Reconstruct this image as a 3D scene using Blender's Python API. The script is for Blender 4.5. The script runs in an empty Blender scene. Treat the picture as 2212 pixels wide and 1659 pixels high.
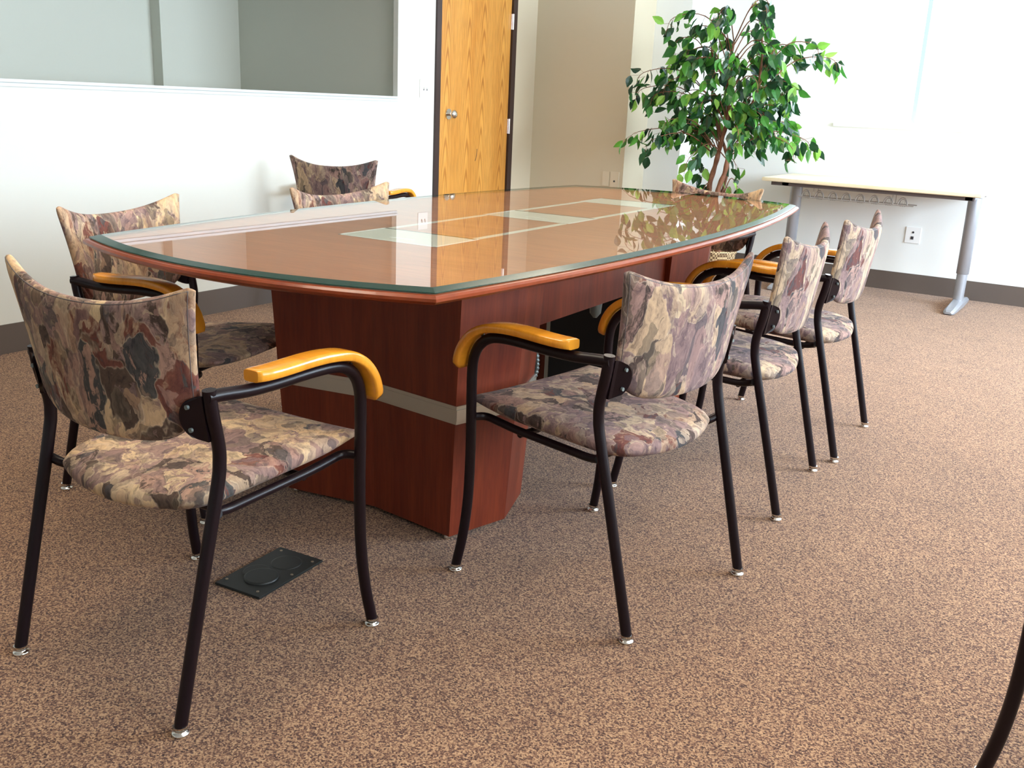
import bpy, bmesh, math, random
from mathutils import Vector, Matrix, Euler
import mathutils.noise as mnoise
rnd = random.Random(7)
SC = bpy.context.scene
COL = SC.collection

# ------------------------------------------------------------------ camera
camd = bpy.data.cameras.new('camera')
camo = bpy.data.objects.new('camera', camd)
COL.objects.link(camo)
camd.sensor_fit = 'HORIZONTAL'
camd.sensor_width = 36.0
camd.lens = 2097.1 / 2212 * 36.0
camd.clip_start = 0.05
R_ = Vector((0.83893, 0.54255, 0.04276)).normalized()
F_ = Vector((-0.51152, 0.81289, -0.27848)).normalized()
U_ = R_.cross(F_).normalized()
R_ = F_.cross(U_).normalized()
camo.matrix_world = Matrix(((R_.x, U_.x, -F_.x, 3.856), (R_.y, U_.y, -F_.y, 0.0), (R_.z, U_.z, -F_.z, 1.093), (0, 0, 0, 1)))
SC.camera = camo

# ------------------------------------------------------------------ world, daylight, exposure
SC.view_settings.view_transform = 'Standard'
SC.view_settings.look = 'None'
SC.view_settings.gamma = 1.0
SC.view_settings.use_curve_mapping = False
SC.view_settings.exposure = 0.0
wd = bpy.data.worlds.new('sky')
SC.world = wd
wd.use_nodes = True
bg = wd.node_tree.nodes['Background']
bg.inputs[0].default_value = (0.80, 0.90, 1.0, 1)
bg.inputs[1].default_value = 6.0


def daylight(name, loc, rot, sx, sy, power, col=(0.76, 0.87, 1.0), spread=180):
    d = bpy.data.lights.new(name, 'AREA')
    d.shape = 'RECTANGLE'
    d.size = sx
    d.size_y = sy
    d.energy = power
    d.color = col
    d.spread = math.radians(spread)
    o = bpy.data.objects.new(name, d)
    COL.objects.link(o)
    o.location = loc
    o.rotation_euler = rot
    return o


# daylight just outside the window bands of the right wall (pointing into the room, -x) and the far window
daylight('daylight_right_window_near', (6.45, 1.55, 1.55), (0, math.radians(90), 0), 1.3, 2.9, 50)
daylight('daylight_right_window_far', (6.45, 5.1, 1.55), (0, math.radians(90), 0), 1.3, 2.7, 370)
daylight('daylight_far_window', (2.48, 7.05, 1.6), (math.radians(-90), 0, 0), 0.85, 1.1, 40)
daylight('next_room_fill_light', (-0.75, 2.5, 2.25), (0, 0, 0), 0.6, 2.4, 3.5, (0.85, 0.95, 1.0))  # overhead fill lamp added to brighten the room behind the opening


# ------------------------------------------------------------------ materials
def new_mat(name):
    m = bpy.data.materials.new(name)
    m.use_nodes = True
    nt = m.node_tree
    b = nt.nodes['Principled BSDF']
    return m, nt, b


def simple(name, col, rough=.5, metal=0.0, spec=.5, coat=0.0):
    m, nt, b = new_mat(name)
    b.inputs['Base Color'].default_value = (*col, 1)
    b.inputs['Roughness'].default_value = rough
    b.inputs['Metallic'].default_value = metal
    b.inputs['Specular IOR Level'].default_value = spec
    b.inputs['Coat Weight'].default_value = coat
    return m


def N(nt, typ, **kw):
    n = nt.nodes.new(typ)
    for k, v in kw.items():
        setattr(n, k, v)
    return n


def ramp(nt, stops, interp='LINEAR'):
    n = nt.nodes.new('ShaderNodeValToRGB')
    cr = n.color_ramp
    cr.interpolation = interp
    while len(cr.elements) < len(stops):
        cr.elements.new(0.5)
    for e, (p, c) in zip(cr.elements, stops):
        e.position = p
        e.color = (*c, 1)
    return n


def coords(nt, scale=(1, 1, 1), kind='Object'):
    tc = nt.nodes.new('ShaderNodeTexCoord')
    mp = nt.nodes.new('ShaderNodeMapping')
    mp.inputs['Scale'].default_value = scale
    nt.links.new(tc.outputs[kind], mp.inputs['Vector'])
    return mp.outputs['Vector']


def paint(name, col, bump=.15):
    m, nt, b = new_mat(name)
    v = coords(nt)
    n = N(nt, 'ShaderNodeTexNoise')
    n.inputs['Scale'].default_value = 180
    nt.links.new(v, n.inputs['Vector'])
    bp = N(nt, 'ShaderNodeBump')
    bp.inputs['Strength'].default_value = bump
    bp.inputs['Distance'].default_value = .001
    nt.links.new(n.outputs['Fac'], bp.inputs['Height'])
    nt.links.new(bp.outputs[0], b.inputs['Normal'])
    b.inputs['Base Color'].default_value = (*col, 1)
    b.inputs['Roughness'].default_value = .75
    b.inputs['Specular IOR Level'].default_value = .25
    return m


def carpet_mat():
    m, nt, b = new_mat('carpet')
    v = coords(nt)
    n1 = N(nt, 'ShaderNodeTexNoise'); n1.inputs['Scale'].default_value = 210; n1.inputs['Detail'].default_value = 3; n1.inputs['Roughness'].default_value = .7
    n2 = N(nt, 'ShaderNodeTexVoronoi'); n2.inputs['Scale'].default_value = 330
    n3 = N(nt, 'ShaderNodeTexNoise'); n3.inputs['Scale'].default_value = 5; n3.inputs['Detail'].default_value = 4
    for n in (n1, n2, n3):
        nt.links.new(v, n.inputs['Vector'])
    sep = N(nt, 'ShaderNodeSeparateColor')
    nt.links.new(n2.outputs['Color'], sep.inputs[0])
    mx = N(nt, 'ShaderNodeMath', operation='MULTIPLY_ADD')
    mx.inputs[1].default_value = .42
    nt.links.new(sep.outputs[0], mx.inputs[0])
    ad = N(nt, 'ShaderNodeMath', operation='MULTIPLY'); ad.inputs[1].default_value = .60
    nt.links.new(n1.outputs['Fac'], ad.inputs[0])
    nt.links.new(ad.outputs[0], mx.inputs[2])
    r = ramp(nt, [(.26, (.032, .014, .012)), (.40, (.118, .056, .037)), (.53, (.265, .142, .080)), (.70, (.48, .295, .165))])
    nt.links.new(mx.outputs[0], r.inputs[0])
    r3 = ramp(nt, [(.35, (.90, .90, .90)), (.65, (1.0, 1.0, 1.0))])
    nt.links.new(n3.outputs['Fac'], r3.inputs[0])
    mul = N(nt, 'ShaderNodeMix', data_type='RGBA', blend_type='MULTIPLY'); mul.inputs[0].default_value = 1
    nt.links.new(r.outputs[0], mul.inputs[6]); nt.links.new(r3.outputs[0], mul.inputs[7])
    nt.links.new(mul.outputs[2], b.inputs['Base Color'])
    b.inputs['Roughness'].default_value = .95
    b.inputs['Specular IOR Level'].default_value = .1
    b.inputs['Sheen Weight'].default_value = .15
    bp = N(nt, 'ShaderNodeBump'); bp.inputs['Strength'].default_value = .6; bp.inputs['Distance'].default_value = .004
    nt.links.new(mx.outputs[0], bp.inputs['Height'])
    nt.links.new(bp.outputs[0], b.inputs['Normal'])
    return m


def fabric_mat(name, seed, daylight_tint=0.0):
    m, nt, b = new_mat(name)
    tc = nt.nodes.new('ShaderNodeTexCoord')
    mp = nt.nodes.new('ShaderNodeMapping')
    mp.inputs['Location'].default_value = (seed * 1.7, seed * .9, seed * 2.3)
    mp.inputs['Rotation'].default_value = (.5, .35, .6)
    mp.inputs['Scale'].default_value = (1.15, 1.15, .60)
    nt.links.new(tc.outputs['Object'], mp.inputs['Vector'])
    # warp the coordinates so the patches read as petals and leaves
    wn = N(nt, 'ShaderNodeTexNoise'); wn.inputs['Scale'].default_value = 11; wn.inputs['Detail'].default_value = 4
    nt.links.new(mp.outputs[0], wn.inputs['Vector'])
    sub = N(nt, 'ShaderNodeVectorMath', operation='SUBTRACT'); sub.inputs[1].default_value = (.5, .5, .5)
    nt.links.new(wn.outputs['Color'], sub.inputs[0])
    sc = N(nt, 'ShaderNodeVectorMath', operation='SCALE'); sc.inputs['Scale'].default_value = .13
    nt.links.new(sub.outputs[0], sc.inputs[0])
    ad = N(nt, 'ShaderNodeVectorMath', operation='ADD')
    nt.links.new(mp.outputs[0], ad.inputs[0]); nt.links.new(sc.outputs[0], ad.inputs[1])
    vec = ad.outputs[0]
    vo = N(nt, 'ShaderNodeTexVoronoi'); vo.inputs['Scale'].default_value = 15
    ve = N(nt, 'ShaderNodeTexVoronoi', feature='DISTANCE_TO_EDGE'); ve.inputs['Scale'].default_value = 15
    v2 = N(nt, 'ShaderNodeTexVoronoi'); v2.inputs['Scale'].default_value = 34
    nz = N(nt, 'ShaderNodeTexNoise'); nz.inputs['Scale'].default_value = 42; nz.inputs['Detail'].default_value = 5; nz.inputs['Roughness'].default_value = .65
    for n in (vo, ve, v2, nz):
        nt.links.new(vec, n.inputs['Vector'])
    s1 = N(nt, 'ShaderNodeSeparateColor'); nt.links.new(vo.outputs['Color'], s1.inputs[0])
    s2 = N(nt, 'ShaderNodeSeparateColor'); nt.links.new(v2.outputs['Color'], s2.inputs[0])
    a = N(nt, 'ShaderNodeMath', operation='MULTIPLY_ADD'); a.inputs[1].default_value = .30
    nt.links.new(nz.outputs['Fac'], a.inputs[0]); 
    o1 = N(nt, 'ShaderNodeMath', operation='SUBTRACT'); o1.inputs[1].default_value = .15
    nt.links.new(s1.outputs[0], o1.inputs[0]); nt.links.new(o1.outputs[0], a.inputs[2])
    # big patches: sand, mauve, taupe, slate, rust, olive
    r1 = ramp(nt, [(.0, (.64, .45, .26)), (.16, (.60, .43, .26)), (.20, (.26, .17, .15)), (.32, (.30, .20, .175)), (.36, (.66, .50, .30)), (.48, (.62, .46, .28)), (.51, (.33, .22, .19)), (.60, (.36, .24, .20)), (.63, (.095, .065, .050)),
                   (.71, (.12, .085, .065)), (.74, (.46, .29, .22)), (.80, (.43, .27, .20)), (.82, (.075, .075, .072)), (.88, (.10, .095, .09)), (.90, (.17, .065, .052)), (.95, (.21, .085, .06)), (1.0, (.50, .35, .22))])
    nt.links.new(a.outputs[0], r1.inputs[0])
    r2 = ramp(nt, [(.0, (.60, .46, .31)), (.27, (.56, .42, .28)), (.3, (.25, .17, .16)), (.45, (.28, .19, .17)), (.5, (.15, .125, .085)), (.62, (.18, .14, .10)), (.66, (.45, .28, .22)), (.82, (.40, .25, .20)), (.85, (.085, .085, .09)), (.93, (.11, .10, .10)), (1, (.56, .36, .22))])
    nt.links.new(s2.outputs[1], r2.inputs[0])
    fac = ramp(nt, [(.50, (0, 0, 0)), (.58, (1, 1, 1))]); nt.links.new(s2.outputs[2], fac.inputs[0])
    fm = N(nt, 'ShaderNodeMath', operation='MULTIPLY'); fm.inputs[1].default_value = .6
    nt.links.new(fac.outputs[0], fm.inputs[0])
    mx = N(nt, 'ShaderNodeMix', data_type='RGBA'); nt.links.new(fm.outputs[0], mx.inputs[0])
    nt.links.new(r1.outputs[0], mx.inputs[6]); nt.links.new(r2.outputs[0], mx.inputs[7])
    # pale veins on some patch borders
    er = ramp(nt, [(.0, (1, 1, 1)), (.035, (0, 0, 0))]); nt.links.new(ve.outputs['Distance'], er.inputs[0])
    em = N(nt, 'ShaderNodeMath', operation='MULTIPLY'); nt.links.new(er.outputs[0], em.inputs[0]); nt.links.new(s1.outputs[2], em.inputs[1])
    em2 = N(nt, 'ShaderNodeMath', operation='MULTIPLY'); em2.inputs[1].default_value = .55; nt.links.new(em.outputs[0], em2.inputs[0])
    mv = N(nt, 'ShaderNodeMix', data_type='RGBA'); nt.links.new(em2.outputs[0], mv.inputs[0])
    nt.links.new(mx.outputs[2], mv.inputs[6]); mv.inputs[7].default_value = (.72, .58, .40, 1)
    # brushy streaks
    st = N(nt, 'ShaderNodeTexNoise'); st.inputs['Scale'].default_value = 60; st.inputs['Detail'].default_value = 5; st.inputs['Roughness'].default_value = .7
    sm = nt.nodes.new('ShaderNodeMapping'); sm.inputs['Rotation'].default_value = (.3, .7, .4); sm.inputs['Scale'].default_value = (1.0, 1.4, .28)
    nt.links.new(vec, sm.inputs['Vector']); nt.links.new(sm.outputs[0], st.inputs['Vector'])
    sr = ramp(nt, [(.36, (.44, .43, .47)), (.47, (.82, .79, .80)), (.66, (1.14, 1.10, 1.05))]); nt.links.new(st.outputs['Fac'], sr.inputs[0])
    mu = N(nt, 'ShaderNodeMix', data_type='RGBA', blend_type='MULTIPLY'); mu.inputs[0].default_value = .9
    nt.links.new(mv.outputs[2], mu.inputs[6]); nt.links.new(sr.outputs[0], mu.inputs[7])
    mc = N(nt, 'ShaderNodeMix', data_type='RGBA', blend_type='MULTIPLY'); mc.inputs[0].default_value = daylight_tint  # bluish cast of the window light, multiplied into the cloth colour
    nt.links.new(mu.outputs[2], mc.inputs[6]); mc.inputs[7].default_value = (.74, .78, .92, 1)
    nt.links.new(mc.outputs[2], b.inputs['Base Color'])
    b.inputs['Roughness'].default_value = .85
    b.inputs['Specular IOR Level'].default_value = .12
    b.inputs['Sheen Weight'].default_value = .08
    b.inputs['Sheen Roughness'].default_value = .4
    wv = N(nt, 'ShaderNodeTexNoise'); wv.inputs['Scale'].default_value = 700
    nt.links.new(tc.outputs['Object'], wv.inputs['Vector'])
    bp = N(nt, 'ShaderNodeBump'); bp.inputs['Strength'].default_value = .35; bp.inputs['Distance'].default_value = .001
    nt.links.new(wv.outputs['Fac'], bp.inputs['Height']); nt.links.new(bp.outputs[0], b.inputs['Normal'])
    return m


def wood_mat(name, c1, c2, scale=(1, 1, 1), ring=6.0, rough=.3, coat=.5, fine=.35, cathedral=False):
    m, nt, b = new_mat(name)
    v = coords(nt, scale)
    n = N(nt, 'ShaderNodeTexNoise'); n.inputs['Scale'].default_value = ring; n.inputs['Detail'].default_value = 6; n.inputs['Roughness'].default_value = .6
    n.inputs['Distortion'].default_value = .4
    nt.links.new(v, n.inputs['Vector'])
    r = ramp(nt, [(.3, c1), (.7, c2)])
    nt.links.new(n.outputs['Fac'], r.inputs[0])
    out = r.outputs[0]
    if cathedral:
        tc = nt.nodes.new('ShaderNodeTexCoord')
        sp = N(nt, 'ShaderNodeSeparateXYZ'); nt.links.new(tc.outputs['Object'], sp.inputs[0])
        # book-matched veneer leaves: fold the width, then parabolic cathedral arcs up the height
        pp = N(nt, 'ShaderNodeMath', operation='PINGPONG'); pp.inputs[1].default_value = .2
        nt.links.new(sp.outputs['Y'], pp.inputs[0])
        d = N(nt, 'ShaderNodeMath', operation='SUBTRACT'); d.inputs[1].default_value = .085
        nt.links.new(pp.outputs[0], d.inputs[0])
        sq = N(nt, 'ShaderNodeMath', operation='MULTIPLY'); nt.links.new(d.outputs[0], sq.inputs[0]); nt.links.new(d.outputs[0], sq.inputs[1])
        k = N(nt, 'ShaderNodeMath', operation='MULTIPLY'); k.inputs[1].default_value = 190
        nt.links.new(sq.outputs[0], k.inputs[0])
        z1 = N(nt, 'ShaderNodeMath', operation='MULTIPLY'); z1.inputs[1].default_value = 1.1
        nt.links.new(sp.outputs['Z'], z1.inputs[0])
        nn = N(nt, 'ShaderNodeTexNoise'); nn.inputs['Scale'].default_value = 3.0; nt.links.new(v, nn.inputs['Vector'])
        s = N(nt, 'ShaderNodeMath', operation='ADD'); nt.links.new(k.outputs[0], s.inputs[0]); nt.links.new(z1.outputs[0], s.inputs[1])
        s2 = N(nt, 'ShaderNodeMath', operation='ADD'); nt.links.new(s.outputs[0], s2.inputs[0]); nt.links.new(nn.outputs['Fac'], s2.inputs[1])
        fr = N(nt, 'ShaderNodeMath', operation='MULTIPLY'); fr.inputs[1].default_value = 34
        nt.links.new(s2.outputs[0], fr.inputs[0])
        sn = N(nt, 'ShaderNodeMath', operation='SINE'); nt.links.new(fr.outputs[0], sn.inputs[0])
        rr = ramp(nt, [(.0, (.55, .42, .30)), (.35, (.92, .88, .82)), (1, (1, 1, 1))])
        mr = N(nt, 'ShaderNodeMapRange'); mr.inputs[1].default_value = -1; nt.links.new(sn.outputs[0], mr.inputs[0])
        nt.links.new(mr.outputs[0], rr.inputs[0])
        mu = N(nt, 'ShaderNodeMix', data_type='RGBA', blend_type='MULTIPLY'); mu.inputs[0].default_value = .8
        nt.links.new(out, mu.inputs[6]); nt.links.new(rr.outputs[0], mu.inputs[7])
        out = mu.outputs[2]
    f = N(nt, 'ShaderNodeTexNoise'); f.inputs['Scale'].default_value = ring * 9; f.inputs['Detail'].default_value = 2
    nt.links.new(v, f.inputs['Vector'])
    fr_ = ramp(nt, [(.35, (1 - fine, 1 - fine, 1 - fine)), (.6, (1, 1, 1))]); nt.links.new(f.outputs['Fac'], fr_.inputs[0])
    mu2 = N(nt, 'ShaderNodeMix', data_type='RGBA', blend_type='MULTIPLY'); mu2.inputs[0].default_value = .6
    nt.links.new(out, mu2.inputs[6]); nt.links.new(fr_.outputs[0], mu2.inputs[7])
    nt.links.new(mu2.outputs[2], b.inputs['Base Color'])
    b.inputs['Roughness'].default_value = rough
    b.inputs['Specular IOR Level'].default_value = .32
    b.inputs['Coat Weight'].default_value = coat
    b.inputs['Coat Roughness'].default_value = .12
    return m


def glass_mat(name, tint, edge=False):
    m = bpy.data.materials.new(name)
    m.use_nodes = True
    nt = m.node_tree
    nt.nodes.remove(nt.nodes['Principled BSDF'])
    out = nt.nodes['Material Output']
    tr = N(nt, 'ShaderNodeBsdfTransparent'); tr.inputs[0].default_value = (*tint, 1)
    gl = N(nt, 'ShaderNodeBsdfGlossy'); gl.inputs['Roughness'].default_value = .012; gl.inputs[0].default_value = (.97, .99, .98, 1)
    fr = N(nt, 'ShaderNodeFresnel'); fr.inputs['IOR'].default_value = 1.52
    mx = N(nt, 'ShaderNodeMixShader')
    ge = N(nt, 'ShaderNodeNewGeometry')
    iv = N(nt, 'ShaderNodeMath', operation='SUBTRACT'); iv.inputs[0].default_value = 1.0
    nt.links.new(ge.outputs['Backfacing'], iv.inputs[1])
    mf = N(nt, 'ShaderNodeMath', operation='MULTIPLY')
    nt.links.new(fr.outputs[0], mf.inputs[0]); nt.links.new(iv.outputs[0], mf.inputs[1])
    nt.links.new(mf.outputs[0], mx.inputs[0])
    nt.links.new(tr.outputs[0], mx.inputs[1]); nt.links.new(gl.outputs[0], mx.inputs[2])
    nt.links.new(mx.outputs[0], out.inputs[0])
    return m


def leaf_mat():
    m, nt, b = new_mat('ficus_leaf')
    g = N(nt, 'ShaderNodeNewGeometry')
    r = ramp(nt, [(.0, (.008, .038, .018)), (.35, (.016, .080, .024)), (.6, (.035, .17, .03)), (.8, (.085, .32, .035)), (1.0, (.30, .55, .09))])
    nt.links.new(g.outputs['Random Per Island'], r.inputs[0])
    nt.links.new(r.outputs[0], b.inputs['Base Color'])
    b.inputs['Roughness'].default_value = .35
    b.inputs['Specular IOR Level'].default_value = .5
    tl = N(nt, 'ShaderNodeBsdfTranslucent')
    nt.links.new(r.outputs[0], tl.inputs[0])
    mx = N(nt, 'ShaderNodeMixShader'); mx.inputs[0].default_value = .3
    nt.links.new(b.outputs[0], mx.inputs[1]); nt.links.new(tl.outputs[0], mx.inputs[2])
    nt.links.new(mx.outputs[0], nt.nodes['Material Output'].inputs[0])
    return m


def basket_mat():
    m, nt, b = new_mat('wicker')
    v = coords(nt)
    w = N(nt, 'ShaderNodeTexChecker'); w.inputs['Scale'].default_value = 75
    w.inputs['Color1'].default_value = (.60, .45, .25, 1); w.inputs['Color2'].default_value = (.14, .08, .04, 1)
    nt.links.new(v, w.inputs['Vector'])
    nt.links.new(w.outputs[0], b.inputs['Base Color'])
    b.inputs['Roughness'].default_value = .7
    return m


def emit(name, col, st):
    m, nt, b = new_mat(name)
    b.inputs['Base Color'].default_value = (.9, .9, .9, 1)
    b.inputs['Emission Color'].default_value = (*col, 1)
    b.inputs['Emission Strength'].default_value = st
    return m


M = {}
M['carpet'] = carpet_mat()
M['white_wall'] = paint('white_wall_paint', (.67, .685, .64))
M['far_wall_glare'] = paint('white_wall_paint_glare', (.84, .86, .84))  # the white wall paint, lightened to paint in the glare round the window
M['tan_wall'] = paint('tan_wall_paint', (.58, .515, .385))
M['next_wall'] = paint('next_room_wall_paint', (.60, .62, .55))
M['ceiling'] = paint('ceiling_tile', (.85, .85, .82))
M['base'] = simple('baseboard_rubber', (.105, .082, .070), .5)
M['sill'] = simple('sill_paint', (.60, .66, .70), .35)
M['oak'] = wood_mat('oak_door', (.60, .255, .040), (.74, .37, .080), (1, 1, .10), 9, .38, .3, .3, True)
M['jamb'] = simple('dark_bronze_jamb', (.035, .018, .016), .4)
M['chrome'] = simple('chrome', (.75, .74, .70), .16, 1.0)
M['hinge'] = simple('hinge_steel', (.72, .68, .70), .3, 1.0)
M['plate'] = simple('white_plastic', (.86, .87, .86), .35)
M['cream_plate'] = simple('cream_plastic', (.62, .55, .42), .45)
M['slot'] = simple('outlet_slot', (.03, .03, .035), .5)
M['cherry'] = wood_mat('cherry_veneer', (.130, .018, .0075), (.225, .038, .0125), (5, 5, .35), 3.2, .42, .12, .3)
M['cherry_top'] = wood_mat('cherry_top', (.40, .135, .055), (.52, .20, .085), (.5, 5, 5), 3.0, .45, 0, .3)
M['cherry_edge'] = wood_mat('cherry_edge', (.21, .036, .010), (.31, .060, .015), (2, 2, 2), 3.0, .28, .3, .2)
M['glass'] = glass_mat('table_glass', (.965, .985, .975))
M['glass_edge'] = simple('glass_edge_green', (.012, .045, .034), .16, 0, .3)
M['alum'] = simple('brushed_aluminium', (.52, .53, .48), .34, .75)
M['silver_lid'] = simple('silver_lid', (.62, .61, .54), .4, .2)
M['inlay'] = simple('pale_inlay', (.66, .66, .58), .4, .3)
M['black'] = simple('matt_black', (.004, .004, .005), .5)
M['tube'] = simple('aubergine_tube', (.0075, .0032, .0052), .32, 0, .26)
M['armwood'] = wood_mat('honey_armrest', (.74, .27, .018), (.88, .38, .030), (1, 6, 1), 4, .25, .6, .12)
M['fabric1'] = fabric_mat('floral_upholstery_a', 1.0)
M['fabric2'] = fabric_mat('floral_upholstery_b_daylit', 3.1, .7)  # same cloth, pattern shifted, with bluish window light in its colour
M['fabric3'] = fabric_mat('floral_upholstery_c_daylit', 5.7, .8)  # another pattern shift, window light tinted in a little stronger
M['leaf'] = leaf_mat()
M['bark'] = wood_mat('ficus_bark', (.14, .055, .03), (.32, .15, .09), (3, 3, 1), 12, .7, 0, .4)
M['wicker'] = basket_mat()
M['maple'] = wood_mat('maple_laminate', (.80, .66, .44), (.86, .74, .54), (1, 6, 6), 3, .4, .2, .06)
M['desk_metal'] = simple('silver_desk_metal', (.36, .38, .42), .38, .5)
M['dark_rail'] = simple('dark_desk_rail', (.12, .10, .10), .5)
M['wire'] = simple('wire_chrome', (.30, .28, .26), .5, .0)
M['box'] = simple('floor_box_plastic', (.020, .022, .021), .45)
M['brass'] = simple('dull_brass', (.45, .36, .26), .4, .8)
M['conduit'] = simple('grey_conduit', (.20, .25, .25), .35, .5)
M['frame'] = simple('window_frame_white', (.85, .88, .90), .4)
M['bluebar'] = simple('window_mullion_blue', (.45, .62, .75), .35)
M['lamp'] = emit('ceiling_lamp_diffuser', (1.0, .87, .68), 14.0)
M['pane'] = glass_mat('window_pane', (.97, .99, 1.0))


# ------------------------------------------------------------------ mesh helpers
def link(name, me, mat, parent=None):
    o = bpy.data.objects.new(name, me)
    COL.objects.link(o)
    if mat is not None:
        me.materials.append(mat)
    if parent is not None:
        o.parent = parent
    return o


def bm_obj(name, bm, mat, parent=None, smooth=False):
    bmesh.ops.recalc_face_normals(bm, faces=bm.faces[:])
    me = bpy.data.meshes.new(name)
    bm.to_mesh(me)
    bm.free()
    if smooth:
        for p in me.polygons:
            p.use_smooth = True
    return link(name, me, mat, parent)


def add_box(bm, x0, x1, y0, y1, z0, z1):
    vs = [bm.verts.new((x, y, z)) for x in (x0, x1) for y in (y0, y1) for z in (z0, z1)]
    for f in ((0, 1, 3, 2), (4, 6, 7, 5), (0, 4, 5, 1), (2, 3, 7, 6), (0, 2, 6, 4), (1, 5, 7, 3)):
        bm.faces.new([vs[i] for i in f])
    return vs


def box(name, x0, x1, y0, y1, z0, z1, mat, parent=None, bevel=0.0):
    bm = bmesh.new()
    add_box(bm, x0, x1, y0, y1, z0, z1)
    if bevel:
        bmesh.ops.recalc_face_normals(bm, faces=bm.faces[:])
        bmesh.ops.bevel(bm, geom=bm.edges[:], offset=bevel, segments=2, affect='EDGES')
    return bm_obj(name, bm, mat, parent)


def add_tube(bm, pts, r, seg=12, caps=True, radii=None):
    pts = [Vector(p) for p in pts]
    n = len(pts)
    tang = []
    for i in range(n):
        a = pts[max(i - 1, 0)]; b = pts[min(i + 1, n - 1)]
        tang.append((b - a).normalized())
    ref = Vector((1, 0, 0)) if abs(tang[0].x) < .8 else Vector((0, 1, 0))
    u = tang[0].cross(ref).normalized()
    rings = []
    for i in range(n):
        u = (u - tang[i] * u.dot(tang[i])).normalized()
        w = tang[i].cross(u)
        rr = radii[i] if radii else r
        rings.append([bm.verts.new(pts[i] + (u * math.cos(2 * math.pi * k / seg) + w * math.sin(2 * math.pi * k / seg)) * rr) for k in range(seg)])
    for i in range(n - 1):
        for k in range(seg):
            f = bm.faces.new((rings[i][k], rings[i][(k + 1) % seg], rings[i + 1][(k + 1) % seg], rings[i + 1][k]))
            f.smooth = True
    if caps:
        for f in (bm.faces.new(rings[0]), bm.faces.new(rings[-1])):
            for e in f.edges:
                e.smooth = False


def tube(name, pts, r, mat, parent=None, seg=12, radii=None):
    bm = bmesh.new()
    add_tube(bm, pts, r, seg, True, radii)
    return bm_obj(name, bm, mat, parent)


def smooth_path(ctrl, n=8):
    """Catmull-Rom through the control points"""
    P = [Vector(c) for c in ctrl]
    P = [P[0] * 2 - P[1]] + P + [P[-1] * 2 - P[-2]]
    out = []
    for i in range(1, len(P) - 2):
        for k in range(n):
            t = k / n
            a, b, c, d = P[i - 1], P[i], P[i + 1], P[i + 2]
            out.append(.5 * ((2 * b) + (c - a) * t + (2 * a - 5 * b + 4 * c - d) * t * t + (3 * b - a - 3 * c + d) * t ** 3))
    out.append(P[-2])
    return out


def round_path(ctrl, rad, n=6):
    """polyline with rounded corners"""
    P = [Vector(c) for c in ctrl]
    out = [P[0]]
    for i in range(1, len(P) - 1):
        a, b, c = P[i - 1], P[i], P[i + 1]
        r = rad[i - 1] if isinstance(rad, (list, tuple)) else rad
        r = min(r, (b - a).length * .49, (c - b).length * .49)
        s = b + (a - b).normalized() * r; e = b + (c - b).normalized() * r
        for k in range(n + 1):
            t = k / n
            out.append(s * (1 - t) ** 2 + b * 2 * t * (1 - t) + e * t * t)
    out.append(P[-1])
    return out


def lathe(bm, prof, cx=0, cy=0, seg=24, z0=0):
    rings = []
    for r, z in prof:
        rings.append([bm.verts.new((cx + r * math.cos(2 * math.pi * k / seg), cy + r * math.sin(2 * math.pi * k / seg), z0 + z)) for k in range(seg)])
    for i in range(len(rings) - 1):
        for k in range(seg):
            f = bm.faces.new((rings[i][k], rings[i][(k + 1) % seg], rings[i + 1][(k + 1) % seg], rings[i + 1][k]))
            f.smooth = True
    for f in (bm.faces.new(rings[0]), bm.faces.new(rings[-1])):
        for e in f.edges:
            e.smooth = False


def prism(bm, poly, z0, z1, poly1=None):
    poly1 = poly1 or poly
    a = [bm.verts.new((x, y, z0)) for x, y in poly]
    b = [bm.verts.new((x, y, z1)) for x, y in poly1]
    n = len(poly)
    bm.faces.new(a); bm.faces.new(b)
    for i in range(n):
        bm.faces.new((a[i], a[(i + 1) % n], b[(i + 1) % n], b[i]))


def empty(name, loc=(0, 0, 0), rz=0.0):
    o = bpy.data.objects.new(name, None)
    COL.objects.link(o)
    o.empty_display_size = .1
    o.location = loc
    o.rotation_euler = (0, 0, rz)
    return o


def tag(o, label, cat, group=None):
    o['label'] = label
    o['category'] = cat
    if group:
        o['group'] = group
    return o


def struct(o):
    o['kind'] = 'structure'
    return o


# ------------------------------------------------------------------ room shell
YF = 6.775
XR = 6.2
YB = -2.6
ZC = 2.35
struct(box('floor', -2.3, XR + .12, YB - .12, YF + .12, -.06, 0, M['carpet']))
struct(box('ceiling', -2.3, XR + .12, YB - .12, YF + .12, ZC, ZC + .08, M['ceiling']))

# left wall with the long interior opening and the doorway
OY0, OY1, OZ0, OZ1 = -1.6, 4.703, 1.085, 2.0
DY0, DY1, DZ = 5.062, 5.968, 1.86
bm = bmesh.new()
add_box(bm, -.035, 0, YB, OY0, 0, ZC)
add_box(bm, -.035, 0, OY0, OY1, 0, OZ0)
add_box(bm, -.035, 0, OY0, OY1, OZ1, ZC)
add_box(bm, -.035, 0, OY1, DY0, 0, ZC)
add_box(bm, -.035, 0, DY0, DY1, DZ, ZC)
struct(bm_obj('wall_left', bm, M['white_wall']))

# ledge of the interior opening
bm = bmesh.new()
add_box(bm, -.045, .012, OY0, OY1, OZ0, OZ0 + .012)
add_box(bm, 0, .006, OY0, OY1, OZ0 - .016, OZ0 - .004)
struct(bm_obj('trim_1', bm, M['sill']))

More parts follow.
